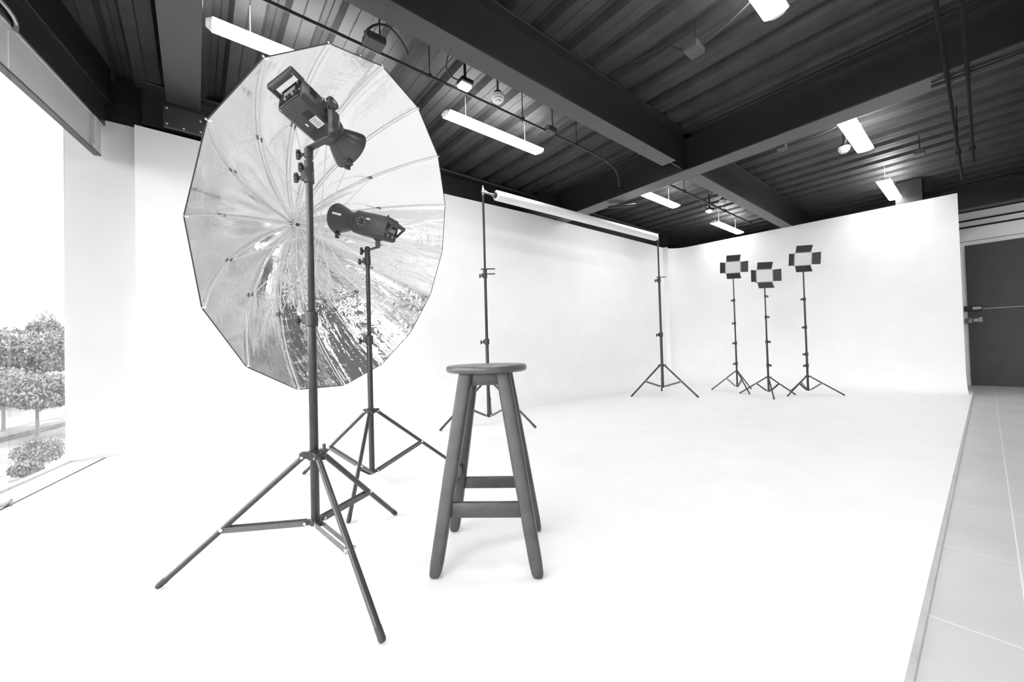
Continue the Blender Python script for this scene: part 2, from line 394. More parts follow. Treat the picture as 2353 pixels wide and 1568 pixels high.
# ================================================================== ceiling deck and steel
bm = nb(); DX0, DX1 = -3.3, 10.4; per = .3175; x = DX0+.05; prof = []
while x < DX1:
    prof += [(x, 3.30), (x+.075, 3.30), (x+.080, 3.306), (x+.085, 3.30), (x+.175, 3.30), (x+.205, 3.365), (x+.242, 3.365), (x+.247, 3.371), (x+.252, 3.365), (x+.290, 3.365)]; x += per
lo = [bm.verts.new((a, YB-.1, z)) for a, z in prof]; hi = [bm.verts.new((a, 5.0, z)) for a, z in prof]
for i in range(len(prof)-1): bm.faces.new((lo[i], hi[i], hi[i+1], lo[i+1]))
struct('ceiling', bm, 'deck', label='charcoal corrugated steel deck ceiling', fix=False)
bm = nb(); box(bm, -3.4, 10.4, YB-.2, 5.1, 3.40, 3.5); struct('ceiling', bm, 'dark', label='slab above the steel deck')
def ibeam(nm, label, p0, p1, zb, zt, w, tf=.018, tw=.012, mt='beam', stop=0):
    """I-beam from p0 to p1 (plan)"""
    p0, p1 = V((*p0, 0)), V((*p1, 0)); a = (p1-p0).normalized(); s = V((a.y, -a.x, 0)); L = (p1-p0).length/2; c = (p0+p1)/2
    t = thing(nm, label, 'beam', (c.x, c.y, zb)); 
    bm = nb(); q = c - a*stop/2; boxo(bm, (q.x, q.y, zb+tf/2), (a, s, (0, 0, 1)), (L-stop/2, w/2, tf/2), .002, 1); obj('bottom_flange', bm, mt, t, smooth=False)
    bm = nb(); boxo(bm, (c.x, c.y, zt-tf/2), (a, s, (0, 0, 1)), (L, w/2, tf/2), .002, 1); obj('top_flange', bm, mt, t, smooth=False)
    bm = nb(); boxo(bm, (c.x, c.y, (zb+zt)/2), (a, s, (0, 0, 1)), (L, tw/2, (zt-zb)/2-tf)); obj('web', bm, mt, t, smooth=False)
    return t
ibeam('steel_beam', 'dark steel beam crossing the ceiling from top centre to the beam junction', (-.6, 2.215), (4.60, 2.215), 2.862, 3.298, .165, stop=.42)
ibeam('steel_beam', 'wide dark steel beam running to the upper right corner over the backdrop roll', (4.615, 4.32), (4.615, -3.5), 2.852, 3.298, .25)
ibeam('steel_beam', 'dark steel beam beyond the junction ending above the panel lights', (4.745, 2.205), (9.9, 2.205), 2.852, 3.298, .16)
D = ibeam('steel_beam', 'grey steel beam dropping down beside the umbrella at the top left', (-.058, 4.50), (-.058, -3.5), 3.07, 3.298, .236)
ibeam('steel_beam', 'long dark beam above the left cyclorama wall top', (-.35, 4.78), (8.6, 4.66), 2.90, 3.298, .2)
ibeam('steel_beam', 'dark beam above the door wall at the far right', (9.95, 3.0), (9.95, -3.5), 2.90, 3.298, .22)
ibeam('steel_beam', 'dark steel beam at the right edge above the tiled floor', (.0, -.50), (9.8, -.50), 2.862, 3.298, .165)
bm = nb(); box(bm, 4.05, 4.50, 4.20, 4.24, 2.845, 3.2, .003)
tag(obj('beam_end_plate', bm, 'dark', loc=(4.27, 4.22, 2.85)), 'dark steel end plate where the wide beam meets the wall', 'bracket')
t = thing('beam_bracket', 'dark bolted plate carrying the grey beam end at the wall top', 'bracket', (-.055, 4.56, 2.87))
bm = nb(); box(bm, -.20, .085, 4.55, 4.58, 2.872, 3.075, .003); obj('plate', bm, 'beam', t, smooth=False)
for xx, zz in ((-.175, 2.90), (-.175, 3.04), (.06, 2.90), (.06, 3.0), (-.06, 2.89)):
    bm = nb(); lathe(bm, (xx, 4.55, zz), (0, -1, 0), [(0, .009), (.006, .009), (.008, .005)], 6); obj('bolt', bm, 'pale', t)
# steel column behind the back cyclorama wall
t = thing('steel_column', 'dark steel column rising behind the back cyclorama wall by the last lamp', 'column', (8.9, .72, -.02))
bm = nb(); box(bm, 8.82, 8.98, .62, .82, -.02, 2.84, .002); obj('post', bm, 'beam', t, smooth=False)
bm = nb(); box(bm, 8.74, 9.06, .56, .86, 2.84, 3.29, .002); obj('head_plate', bm, 'dark', t, smooth=False)
# cross ribs between beams: purlin lines under deck on the left wall beam
# ------------------------------------------------------------------ ceiling lights
def ceiling_light(x0, y, label, z=3.035):
    L = 1.27; w_ = .075
    t = thing('ceiling_light', label, 'ceiling light', (x0+L/2, y, z), 'white strip lights under the dark ceiling')
    bm = nb(); prism(bm, [(x0+.03, y-w_*.3, z+.034), (x0+.03, y+w_*.3, z+.034), (x0+.03, y+w_*.22, z+.05), (x0+.03, y-w_*.22, z+.05)], (L-.06, 0, 0)); obj('housing', bm, 'white', t, smooth=False)
    bm = nb(); pr = [(y+w_*math.copysign(abs(math.cos(a))**.8, math.cos(a)), z+.018-.018*math.sin(a)) for a in [math.radians(22.5*k) for k in range(16)]]
    prism(bm, [(x0+.035, a, b_) for a, b_ in pr], (L-.07, 0, 0)); obj('diffuser', bm, 'lamp', t)
    for s in (0, 1):
        xx = x0+.034 if s == 0 else x0+L-.034; dx = -.034 if s == 0 else .034
        bm = nb(); A = [bm.verts.new((xx, a, b_)) for a, b_ in pr]; B = [bm.verts.new((xx+dx, y+(a-y)*.55, z+.018+(b_-z-.018)*.6)) for a, b_ in pr]
        for i in range(len(pr)-1): bm.faces.new((A[i], A[i+1], B[i+1], B[i]))
        bm.faces.new((A[-1], A[0], B[0], B[-1])); bm.faces.new(B); bm.faces.new(list(reversed(A))); obj('end_cap', bm, 'white', t)
    for xx in (x0+.25, x0+L-.25):
        bm = nb(); tube(bm, (xx, y, z+.05), (xx, y, 3.302), .003, seg=6); obj('hanger', bm, 'white', t)
    return t
LX = [-.50, 1.83, 4.86, 7.5]; LR = [1.85, 4.86, 7.5]
first = ceiling_light(1.83, 3.165, 'lit strip light hanging between the umbrella and the roof beams')
dz = first.location
def cl(x0, y, label): dup(first, (x0+.635, y, dz.z), label)
cl(.075, 3.23, 'bright strip light behind the top left of the umbrella')
cl(4.86, 3.14, 'lit strip light tucked behind the wide beam above the backdrop roll')
cl(7.46, 3.14, 'farthest lit strip light, low above the wall corner')
cl(1.86, .84, 'large bright strip light cut by the top edge of the photo')
cl(4.95, .84, 'lit strip light beside a round detector under the right beam')
cl(7.52, .86, 'lit strip light touching the top of the back cyclorama wall')
for x0, y in ((-.48, .84), (-.48, -1.5), (2.2, -1.5), (4.9, -1.5), (7.5, -1.0)):  # extra lamps out of view, added to lift the general light and the door wall
    cl(x0, y, 'unseen extra strip light added to brighten the room')
# ------------------------------------------------------------------ small ceiling devices
def detector(x, y, z, label, r=.056):
    t = thing('smoke_detector', label, 'smoke detector', (x, y, z), 'round white detectors under the ceiling')
    bm = nb(); lathe(bm, (x, y, z+.075), (0, 0, -1), [(0, r*.9), (.004, r), (.03, r), (.034, r*.97)], 28); obj('base', bm, 'white', t)
    bm = nb(); lathe(bm, (x, y, z+.041), (0, 0, -1), [(0, r*.9), (.018, r*.85), (.022, r*.6), (.036, r*.55), (.04, 0)], 28); obj('dome', bm, 'white', t)
    bm = nb(); path(bm, arc((x, y, z+.07), (x-.02, y-.02, z+.2), (x-.12, y-.15, 3.24), 8), .006); obj('cable', bm, 'box', t)
    bm = nb(); lathe(bm, (x, y, z+.07), (0, 0, 1), [(0, .035), (.03, .035), (.034, .010), (3.33-z-.07, .010)], 12); obj('mounting_box', bm, 'dark', t)
    return t
detector(2.09, 2.66, 2.98, 'round white smoke detector hanging beside the long roof beam')
detector(5.93, .99, 3.0, 'round white detector next to a strip light at the right')
detector(6.52, 2.59, 3.0, 'small round white detector far off beside the far beam', .05)
t = thing('emergency_light', 'small bright white box lamp hanging beside the round detector', 'emergency light', (1.77, 2.70, 3.0), 'small white box lamps under the ceiling')
bm = nb(); boxo(bm, (1.77, 2.70, 3.02), ((1, 0, 0), (0, 1, 0), (0, 0, 1)), (.05, .035, .014), .005); obj('lens', bm, 'lens', t)
bm = nb(); boxo(bm, (1.77, 2.69, 3.05), ((1, 0, 0), (0, 1, 0), (0, 0, 1)), (.055, .045, .016), .004); obj('housing', bm, 'dark', t)
bm = nb(); path(bm, arc((1.72, 2.70, 3.05), (1.50, 2.75, 3.06), (1.64, 2.55, 3.29), 10), .007); obj('cable', bm, 'box', t)
bm = nb(); tube(bm, (1.77, 2.69, 3.06), (1.77, 2.69, 3.30), .012, seg=8); obj('drop_rod', bm, 'dark', t)
dup(t, (6.70, 2.88, 3.0), 'tiny bright white box lamp beside the farthest strip light')
def jbox(x, y, z, label, s=.06, cab=None):
    t = thing('junction_box', label, 'junction box', (x, y, z), 'grey junction boxes on the ceiling conduits')
    bm = nb(); boxo(bm, (x, y, z+.025), ((1, 0, 0), (0, 1, 0), (0, 0, 1)), (s, s*.75, .025), .004); obj('box', bm, 'box', t, smooth=False)
    bm = nb(); boxo(bm, (x, y, z-.002), ((1, 0, 0), (0, 1, 0), (0, 0, 1)), (s*.95, s*.7, .003), .001, 1); obj('lid', bm, 'box', t, smooth=False)
    bm = nb(); tube(bm, (x+s*.6, y, z+.03), (x+s*.6, y, 3.303), .006, seg=6); obj('hanger', bm, 'conduit', t)
    if cab:
        for c_ in cab: 
            bm = nb(); path(bm, c_, .008); obj('cable', bm, 'conduit', t)
    return t
jbox(2.86, 2.78, 3.03, 'grey junction box on the conduit past the lit strip light', .055, [arc((2.82, 2.78, 3.09), (2.9, 2.95, 3.2), (2.98, 2.80, 3.08), 8)])
jbox(1.02, 2.72, 3.03, 'junction box with looping cable peeking over the umbrella top', .07, [arc((.95, 2.72, 3.08), (1.05, 2.55, 3.2), (1.28, 2.72, 3.08), 10)])
jbox(2.96, 1.34, 3.03, 'grey square junction box on the open deck right of the long beam', .07, [[(2.96, 1.40, 3.07), (2.95, 1.55, 3.22), (2.95, 2.1, 3.285)], arc((2.98, 1.28, 3.07), (3.0, 1.1, 3.1), (3.02, .95, 3.2), 6)])
jbox(5.35, 1.45, 3.06, 'small grey box on a short bar under the far right deck', .06, [[(5.0, 1.62, 3.06), (5.33, 1.47, 3.09)], arc((5.4, 1.4, 3.09), (5.5, 1.1, 3.12), (5.6, .95, 3.22), 6)])
jbox(5.9, 2.35, 3.06, 'small grey box behind the wide beam by the far conduit', .06)
jbox(6.9, .45, 3.05, 'small grey box under the deck near the twin pipes', .06, [arc((6.9, .4, 3.1), (6.95, .2, 3.1), (7.0, .0, 3.2), 6)])
def pipe(label, pts, r, hang=(), mt='conduit'):
    t = thing('conduit_pipe', label, 'pipe', V(pts[0]))
    bm = nb(); path(bm, pts, r, 10); obj('tube', bm, mt, t)
    for h in hang:
        bm = nb(); tube(bm, h, (h[0], h[1], 3.30), .005, seg=6); boxo(bm, h, ((1, 0, 0), (0, 1, 0), (0, 0, 1)), (.012, r*1.6, r*1.6), .002, 1); obj('clip', bm, mt, t)
    return t
pipe('thin dark conduit running beside the long roof beam and bending down', [(.2, 2.80, 3.05), (1.2, 2.80, 3.05), (2.2, 2.80, 3.05), (3.4, 2.81, 3.05)] + arc((3.75, 2.83, 3.05), (4.02, 2.84, 3.05), (4.10, 2.84, 2.93), 6) + [(4.12, 2.84, 2.80)], .011, [(1.5, 2.80, 3.05), (2.5, 2.80, 3.05), (3.3, 2.81, 3.05)])
pipe('thin conduit above the farthest strip lights behind the wide beam', [(5.0, 2.75, 3.05), (8.2, 2.75, 3.05)], .015, [(5.6, 2.75, 3.05), (7.0, 2.75, 3.05)])
pipe('second thin conduit running beside the far beam', [(5.0, 2.48, 3.05), (8.2, 2.48, 3.05)], .015, [(5.8, 2.48, 3.05), (7.2, 2.48, 3.05)])
pipe('left pipe of the twin pipes under the beam at the right', [(1.0, .13, 2.80), (7.6, .13, 2.80)], .013, [(3.0, .13, 2.80), (6.4, .13, 2.8)], 'pipe')
pipe('right pipe of the twin pipes under the beam at the right', [(1.0, .03, 2.80), (6.9, .03, 2.80)], .013, [(3.0, .03, 2.80), (6.4, .03, 2.8)], 'pipe')
pipe('grey pipe rail fixed under the deck along the left wall beam', [(2.2, 4.60, 3.27), (8.0, 4.52, 3.27)], .02)
pipe('short grey rail fixed below the wide beam at the right', [(4.62, .22, 2.83), (4.62, -.25, 2.83)], .014, mt='dark')
pipe('short pipe hung at the beam end over the backdrop roll', [(4.62, 3.38, 2.80), (4.95, 3.15, 2.84)], .02)

# ================================================================== light stands
def knob(bm, c, axis, r=.018, l=.03):
    """T wing knob on a stem"""
    a = V(axis).normalized(); lathe(bm, V(c), a, [(0, .006), (l, .006)], 8)
    lathe(bm, V(c)+a*l, a, [(0, r*.6), (.004, r), (.014, r), (.018, r*.6)], 8)
    x, y, _ = frame(a)
    boxo(bm, V(c)+a*(l+.012), (x, y, a), (r*1.5, .005, .008), .003, 1)
def light_stand(label, P, feet, zb, zh, secs, knobs, frac, r=1.0, kdir=None, group='tripod light stands', low=False, legr=.0105):
    """P plan centre, zb foot of the column, zh leg hub, secs [(z0,z1,rad)], knobs [z]"""
    t = thing('light_stand', label, 'light stand', (P[0], P[1], 0), group)
    kd = V(kdir) if kdir else -RGT
    kd = V((kd.x, kd.y, 0)).normalized()
    for i, (z0, z1, rr) in enumerate(secs):
        bm = nb(); lathe(bm, (P[0], P[1], z0), (0, 0, 1), [(0, rr*.9), (.002, rr), (z1-z0, rr)], 20); obj('pole', bm, 'stand', t)
    for z in knobs:
        rr = max([s[2] for s in secs if s[0] <= z+.02 <= s[1]+.06] or [.012])
        bm = nb(); lathe(bm, (P[0], P[1], z-.035*r), (0, 0, 1), [(0, rr), (.004, rr*1.45), (.055*r, rr*1.45), (.06*r, rr*1.15)], 20)
        boxo(bm, V((P[0], P[1], z-.005))+kd*rr*1.6, (kd, (0, 0, 1), kd.cross(V((0, 0, 1)))), (rr*.7, .018*r, rr*.7), .003, 1)
        cl_ = obj('locking_collar', bm, 'knob', t)
        bm = nb(); knob(bm, V((P[0], P[1], z-.01*r))+kd*rr*1.9, kd, .013*r, .014*r); obj('wing_knob', bm, 'knob', cl_)
    hub = V((P[0], P[1], zh)); base = V((P[0], P[1], zb))
    rr0 = secs[0][2]
    bm = nb(); lathe(bm, hub-V((0, 0, .018*r)), (0, 0, 1), [(0, rr0*1.2), (.002, rr0*1.5), (.032*r, rr0*1.5), (.036*r, rr0*1.2)], 20)
    bb = nb(); lathe(bb, base-V((0, 0, .012*r)), (0, 0, 1), [(0, rr0*.8), (.002, rr0*1.25), (.022*r, rr0*1.25), (.025*r, rr0)], 20)
    legs = []
    for fx, fy in feet:
        f = V((fx, fy, .006)); dr_ = V((fx-P[0], fy-P[1], 0)).normalized(); sd = V((-dr_.y, dr_.x, 0))
        a = hub + dr_*(.040*r) - V((0, 0, .006*r))
        boxo(bm, hub+dr_*.030*r, (dr_, sd, (0, 0, 1)), (.020*r, .014*r, .012*r), .003, 1)
        boxo(bb, base+dr_*.022*r, (dr_, sd, (0, 0, 1)), (.018*r, .011*r, .008*r), .002, 1)
        legs.append((f, dr_, sd, a))
    hb = obj('leg_hub', bm, 'stand', t)
    bs = obj('brace_hub', bb, 'stand', t)
    for f, dr_, sd, a in legs:
        ld = (a-f).normalized(); L = (a-f).length
        bm = nb(); p0 = f + ld*.02*r
        lathe(bm, a, -ld, [(0, legr*r), (L-.02*r, legr*r)], 14); lg = obj('leg', bm, 'leg', t)
        bm = nb(); lathe(bm, f+ld*.045*r, -ld, [(0, legr*1.04*r), (.034*r, legr*1.06*r), (.042*r, legr*.8*r)], 12); obj('rubber_foot', bm, 'rubber', lg)
        j = a + (f-a)*frac
        for s in (-1, 1):
            bm = nb(); flat(bm, base+dr_*.034*r+sd*s*.012*r, j+sd*s*.012*r - V((0, 0, .004)), .019*r, .0022*r, (0, 0, 1)); obj('brace', bm, 'brace', t)
        for q, wd_, rv in ((j, .017, .0065), (base+dr_*.034*r, .015, .005), (a, .016, .005)):
            bm = nb(); tube(bm, q-sd*wd_*r, q+sd*wd_*r, rv*r, seg=10); obj('rivet', bm, 'rivet', lg, label='bright rivet')
    return t
# the two near stands
PA = (.342, 1.61)
light_stand('nearest black tripod stand carrying the tilted strobe in front of the umbrella', PA, [(-.115, 1.884), (.398, 1.090), (.768, 1.892)], .19, .44,
            [(.18, .965, .0152), (.965, 1.50, .0125)], [.955, 1.50], .56, 1.0)
PB = (.848, 2.455)
light_stand('black tripod stand between the umbrella and the stool carrying the level strobe', PB, [(.556, 1.952), (1.425, 2.452), (.557, 2.955)], .072, .45,
            [(.06, .91, .0165), (.91, 1.42, .0130)], [.90, 1.40], .55, 1.0)
t_ = [o for o in bpy.data.objects if o.name == 'light_stand'][0]
bm = nb(); q = V((PA[0], PA[1], .44)) + V((RGT.x, RGT.y, 0)).normalized()*.042 - V((FWD.x, FWD.y, 0)).normalized()*.01
boxo(bm, q+V((0, 0, .018)), (RGT, FWD, (0, 0, 1)), (.005, .006, .024), .003); boxo(bm, q-V((.006, 0, .004)), (RGT, FWD, (0, 0, 1)), (.012, .008, .012), .003); obj('locking_lever', bm, 'knob', t_)
# backdrop stands
PL = (2.447, 3.424); PR = (5.75, 3.28)
light_stand('tall black stand behind the stool holding the near end of the paper roll', PL, [(1.892, 3.505), (2.656, 2.903), (2.80, 3.87)], .10, .47,
            [(.08, .90, .0185), (.90, 1.62, .0155), (1.62, 2.53, .012)], [.90, 1.62], .5, 1.1, kdir=-RGT, group='stands of the paper backdrop')
light_stand('tall black stand at the far end of the paper roll near the wall corner', PR, [(5.257, 3.537), (5.774, 2.725), (6.22, 3.57)], .145, .475,
            [(.12, .97, .021), (.97, 1.84, .0175), (1.84, 2.50, .013)], [.97, 1.84], .5, 1.25, group='stands of the paper backdrop')
for PP, zz in ((PL, 1.70), (PL, 1.64), (PR, 1.87)):
    pass
# clamps on the backdrop stands
def clampbar(P, z, n_, label):
    t = thing('stand_clamp', label, 'clamp', (P[0], P[1], z), 'small crossbar clamps on the backdrop stands')
    bm = nb(); lathe(bm, (P[0], P[1], z-.03), (0, 0, 1), [(0, .017), (.004, .022), (.056, .022), (.06, .017)], 14); obj('ring', bm, 'knob', t)
    for k in range(n_):
        bm = nb(); zz = z+.025-.055*k; s = V((RGT.x, RGT.y, 0)); tube(bm, V((P[0], P[1], zz))-s*.045, V((P[0], P[1], zz))+s*.11, .007, seg=8); obj('pin', bm, 'knob', t)
    return t
clampbar(PL, 1.66, 2, 'pair of short pins clamped halfway up the near backdrop stand')
clampbar(PR, 1.86, 1, 'short pin clamped halfway up the far backdrop stand')
# paper roll on its crossbar
ax = (V((PR[0], PR[1], 2.515)) - V((PL[0], PL[1], 2.53))); axn = ax.normalized()
p0 = V((PL[0], PL[1], 2.53)); e0 = p0+axn*.17; e1 = p0+axn*(ax.length-.06)
t = thing('backdrop_roll', 'long white paper roll hung across the two backdrop stands', 'backdrop roll', (e0+e1)/2)
bm = nb(); lathe(bm, e0, axn, [(0, .05), (.004, .056), ((e1-e0).length-.004, .056), ((e1-e0).length, .05)], 32); obj('paper', bm, 'paper', t)
bm = nb(); lathe(bm, e0-axn*.02, axn, [(0, .034), (.03, .034)], 20); lathe(bm, e1-axn*.01, axn, [(0, .034), (.03, .034)], 20); obj('core', bm, 'knob', t)
bm = nb(); tube(bm, p0-axn*.02, p0+axn*(ax.length+.02), .010, seg=14); obj('crossbar', bm, 'chrome', t)
for e, s in ((p0, 1), (p0+ax, -1)):
    bm = nb(); path(bm, [e+V((0, 0, .03)), e+axn*s*.03+V((0, 0, .02)), e+axn*s*.13+V((0, 0, -.02)), e+axn*s*.15+V((0, 0, -.035))] if s > 0 else [e+V((0, 0, .03)), e-axn*.02+V((0, 0, .0))], .005)
    lathe(bm, e-V((0, 0, .04)), (0, 0, 1), [(0, .014), (.08, .014), (.085, .01)], 12); obj('hook', bm, 'chrome', t)
    bm = nb(); lathe(bm, e+V((0, 0, .045)), (0, 0, 1), [(0, .005), (.010, .010), (.016, .010), (.024, .004)], 12); obj('end_knob', bm, 'chrome', t)

# LED panel stands (far, three)
def led(label_s, label_p, P, feet, zb, zh, zc, zt, knobs, sec, yaw, tilt, kd=-1, w_=.118, h_=.098):
    light_stand(label_s, P, feet, zb, zh, sec, knobs, .34, .85, kdir=RGT*kd, group='thin stands of the panel lights', legr=.0115)
    t = thing('led_panel_light', label_p, 'led panel light', (P[0], P[1], zt), 'barndoor panel lights by the back wall')
    n_ = (-V((FWD.x, FWD.y, 0))).normalized(); n_ = (Matrix.Rotation(yaw, 3, 'Z') @ n_); sx = n_.cross(V((0, 0, 1))) ; sx = -sx
    up = V((0, 0, 1)); n_ = (n_*math.cos(tilt) - up*math.sin(tilt)).normalized(); up = (sx.cross(n_)) * -1
    if up.z < 0: up = -up
    c = V((P[0], P[1], zc))
    bm = nb(); boxo(bm, c-n_*.014, (sx, up, n_), (w_, h_, .020), .006); obj('body', bm, 'frame', t)
    bm = nb(); boxo(bm, c+n_*.008, (sx, up, n_), (w_*.93, h_*.92, .003), .002, 1); obj('diffuser', bm, 'diff', t)
    for k, (dx, dy) in enumerate(((1, 0), (-1, 0), (0, 1), (0, -1))):
        L = .105; o_ = sx*dx*w_ + up*dy*h_; od = (sx*dx + up*dy)
        dirv = (od*math.cos(math.radians(18)) + n_*math.sin(math.radians(18)+(.25 if k % 2 else 0))).normalized()
        al = up if dx else sx; hw = (h_ if dx else w_)*.86
        q0, q1 = c+o_+n_*.006-al*hw, c+o_+n_*.006+al*hw
        f0, f1 = q0+dirv*L-al*.006, q1+dirv*L+al*.006
        bm = nb(); prism(bm, [q0, q1, f1, f0], dirv.cross(al).normalized()*.003)
        fl_ = obj('barndoor', bm, 'flap', t, smooth=False)
        bm = nb(); tube(bm, q0, q1, .005, seg=8); obj('hinge', bm, 'frame', fl_)
    bm = nb(); pb = c - up*(h_+.012) - n_*.014
    boxo(bm, pb, ((sx, up, n_)), (.02, .014, .012), .003); tube(bm, pb, (P[0], P[1], zt), .010); knob(bm, pb+sx*.01, sx, .010, .012); obj('yoke', bm, 'knob', t)
led('thin stand of the panel light nearest the wall corner', 'barndoor panel light nearest the backdrop stand', (6.93, 2.63), [(6.846-.0, 3.01), (6.606, 2.333), (7.33, 2.56)], .085, .325, 2.055, 1.93,
    [.46, .80, 1.13, 1.51], [(.07, .80, .0135), (.80, 1.51, .011), (1.51, 1.935, .0085)], -.22, .10)
led('thin stand of the middle, lowest panel light', 'lowest barndoor panel light, in the middle of the three', (6.588, 2.07), [(6.626, 2.488), (6.208, 1.889), (6.929, 1.83)], .075, .275, 1.79, 1.66,
    [.46, .81, 1.18, 1.49], [(.06, .81, .0135), (.81, 1.18, .011), (1.18, 1.665, .0085)], -.12, .02, 1)
led('thin stand of the tallest panel light, nearest the door', 'highest barndoor panel light, rightmost of the three', (7.04, 1.70), [(6.65, 1.858), (7.34, 2.0), (7.207, 1.309)], .075, .275, 2.025, 1.90,
    [.44, .61, 1.01, 1.43], [(.06, .61, .0145), (.61, 1.43, .0125), (1.43, 1.905, .0095)], -.20, .16)

# ================================================================== umbrella
UC = V((.827, 2.502, 1.533)); UN = V((.513, -.803, -.302)).normalized(); UR = 1.0
e1_ = V((0, 0, 1)).cross(UN).normalized(); e2_ = UN.cross(e1_); PH = 2.514; DEP = .565; NR = 16
def upt(t_, th, sag=0):
    """canopy point: t_ 0 apex .. 1 rim"""
    rr = UR*(t_+.10*t_*(1-t_))
    return UC - UN*(DEP*(1-t_**2.0)) + (e1_*math.cos(th)+e2_*math.sin(th))*rr*(1-sag)
apex = UC-UN*DEP; runner = UC-UN*.345
t = thing('parabolic_umbrella', 'huge silver lined parabolic umbrella facing the two strobes', 'umbrella', UC)
bm = nb(); uv = bm.loops.layers.uv.new('UVMap'); NT = 14; NS = 6; cols = []
for i in range(NR):
    for k in range(NS):
        th0 = PH + i*2*math.pi/NR; th1 = th0+2*math.pi/NR; f = k/NS; col = []
        for j in range(NT+1):
            tt = .02 + .98*j/NT
            a, b_ = upt(tt, th0), upt(tt, th1); p = a.lerp(b_, f)
            p = p + UN*(.009*math.sin(math.pi*f)*math.sin(math.pi*min(1, tt)))   # fabric pulled taut between ribs
            col.append((bm.verts.new(p), (i+f)/NR, tt))
        cols.append(col)
for ci in range(len(cols)):
    A = cols[ci]; B = cols[(ci+1) % len(cols)]
    for j in range(NT):
        fc = bm.faces.new((A[j][0], A[j+1][0], B[j+1][0], B[j][0]))
        for lp, q in zip(fc.loops, (A[j], A[j+1], B[j+1], B[j])):
            u_ = q[1]
            if ci == len(cols)-1 and q in (B[j], B[j+1]): u_ = 1.0
            lp[uv].uv = (u_, q[2])
bm.normal_update()
if sum(1 if f.normal.dot(UN) > 0 else -1 for f in bm.faces) < 0: bmesh.ops.reverse_faces(bm, faces=bm.faces)
can = obj('canopy', bm, 'silver', t, fix=False)
for i in range(NR):
    th = PH+i*2*math.pi/NR
    bm = nb(); path(bm, [upt(q/12, th)+UN*.012-(e1_*math.cos(th)+e2_*math.sin(th))*.006 for q in range(0, 13)], .0042, 6); rb = obj('rib', bm, 'rod', t)
    bm = nb(); tip = upt(1, th); dv = (e1_*math.cos(th)+e2_*math.sin(th)); lathe(bm, tip-dv*.010, dv, [(0, .004), (.014, .005), (.018, .003)], 8); obj('rib_tip', bm, 'rivet', rb)
    jt = upt(.58, th)+UN*.016
    bm = nb(); tube(bm, runner, jt, .0032, seg=6); st = obj('stretcher', bm, 'rod', t)
    bm = nb(); boxo(bm, jt, frame(upt(.62, th)-upt(.54, th)), (.006, .004, .016), .001, 1); obj('joint', bm, 'brace', st)
bm = nb(); path(bm, [upt(1, PH+i*2*math.pi/NR) for i in range(NR)]+[upt(1, PH)], .0028, 6); obj('rim_cord', bm, 'knob', t)
bm = nb(); tube(bm, apex-UN*.03, UC+UN*.20, .0052, seg=12); obj('shaft', bm, 'rod', t)
bm = nb(); lathe(bm, apex-UN*.01, UN, [(0, .026), (.006, .03), (.02, .03), (.026, .012), (.05, .011)], 24)
obj('crown', bm, 'brace', t)
bm = nb(); lathe(bm, runner-UN*.02, UN, [(0, .012), (.01, .022), (.026, .022), (.03, .012), (.07, .011)], 20); obj('runner', bm, 'rod', t)

# ================================================================== strobes
def strobe(label, c_rear, dv, sv, L, w_, h_, refl, t_extra, neckr):
    """monolight: c_rear centre of the rear face, dv forward, sv side; returns thing, frame"""
    dv = V(dv).normalized(); sv = V(sv); sv = (sv-dv*sv.dot(dv)).normalized(); tv = sv.cross(dv)
    if tv.z < 0: tv = -tv
    t = thing('studio_strobe', label, 'studio strobe', c_rear)
    # shell: chamfered, tapering toward the neck
    bm = nb(); rings = []
    def ring(s, a, b_, ch, sh=0):
        pts = []
        for sx_, sy_ in ((1, 1), (-1, 1), (-1, -1), (1, -1)):
            pr = [(sx_*a, sy_*(b_-ch)), (sx_*(a-ch), sy_*b_)]
            if sx_*sy_ < 0: pr.reverse()
            pts += pr
        return [bm.verts.new(c_rear+dv*s+sv*x_+tv*(y_+sh)) for x_, y_ in pts]
    ch = .016
    for s, k in ((0, .94), (.006, 1), (L*.82, 1.0), (L*.86, .98), (L*.9, .88)): rings.append(ring(s, w_/2*k, h_/2*k, ch))
    for A, B in zip(rings, rings[1:]):
        for i in range(8): j = (i+1) % 8; bm.faces.new((A[i], A[j], B[j], B[i]))
    bm.faces.new(list(reversed(rings[0]))); bm.faces.new(rings[-1])
    obj('body', bm, 'body', t)
    bm = nb(); lathe(bm, c_rear+dv*L*.84, dv, [(0, neckr*1.0), (.005, neckr*1.12), (L*.1, neckr*1.12), (L*.1+.006, neckr*1.05), (L*.16, neckr*1.05), (L*.16+.004, neckr*.95), (L*.2, neckr*.95)], 32); obj('mount_ring', bm, 'knob', t)
    r0, r1, rl = refl
    o_ = c_rear+dv*L
    bm = nb(); lathe(bm, o_, dv, [(0, r0*.98), (.004, r0), (rl*.15, r0*1.02), (rl*.45, r0+(r1-r0)*.42), (rl*.75, r0+(r1-r0)*.78), (rl*.95, r1), (rl, r1*1.02), (rl+.001, r1*.99), (rl*.94, r1*.96), (rl*.45, r0+(r1-r0)*.40), (rl*.1, r0*.9), (rl*.1, 0)], 40, cap=False)
    rf = obj('reflector_bowl', bm, 'bodyg', t)
    bm = nb(); boxo(bm, o_+dv*rl*.86-tv*(r1*1.0+.004), (dv, sv, tv), (.014, .012, .008), .002)
    knob(bm, o_+dv*rl*.86-tv*(r1+.008)-sv*.006, -tv, .008, .006); knob(bm, o_+dv*rl*.80-tv*(r1+.006)+sv*.012, -tv-sv*.3, .007, .004); obj('umbrella_clamp', bm, 'knob', rf)
    bm = nb(); lathe(bm, o_+dv*rl*.12, dv, [(0, .0), (.0, .02), (.045, .02), (.05, .012), (.055, 0)], 20, cap=False); obj('flash_tube', bm, 'white', t)
    return t, dv, sv, tv
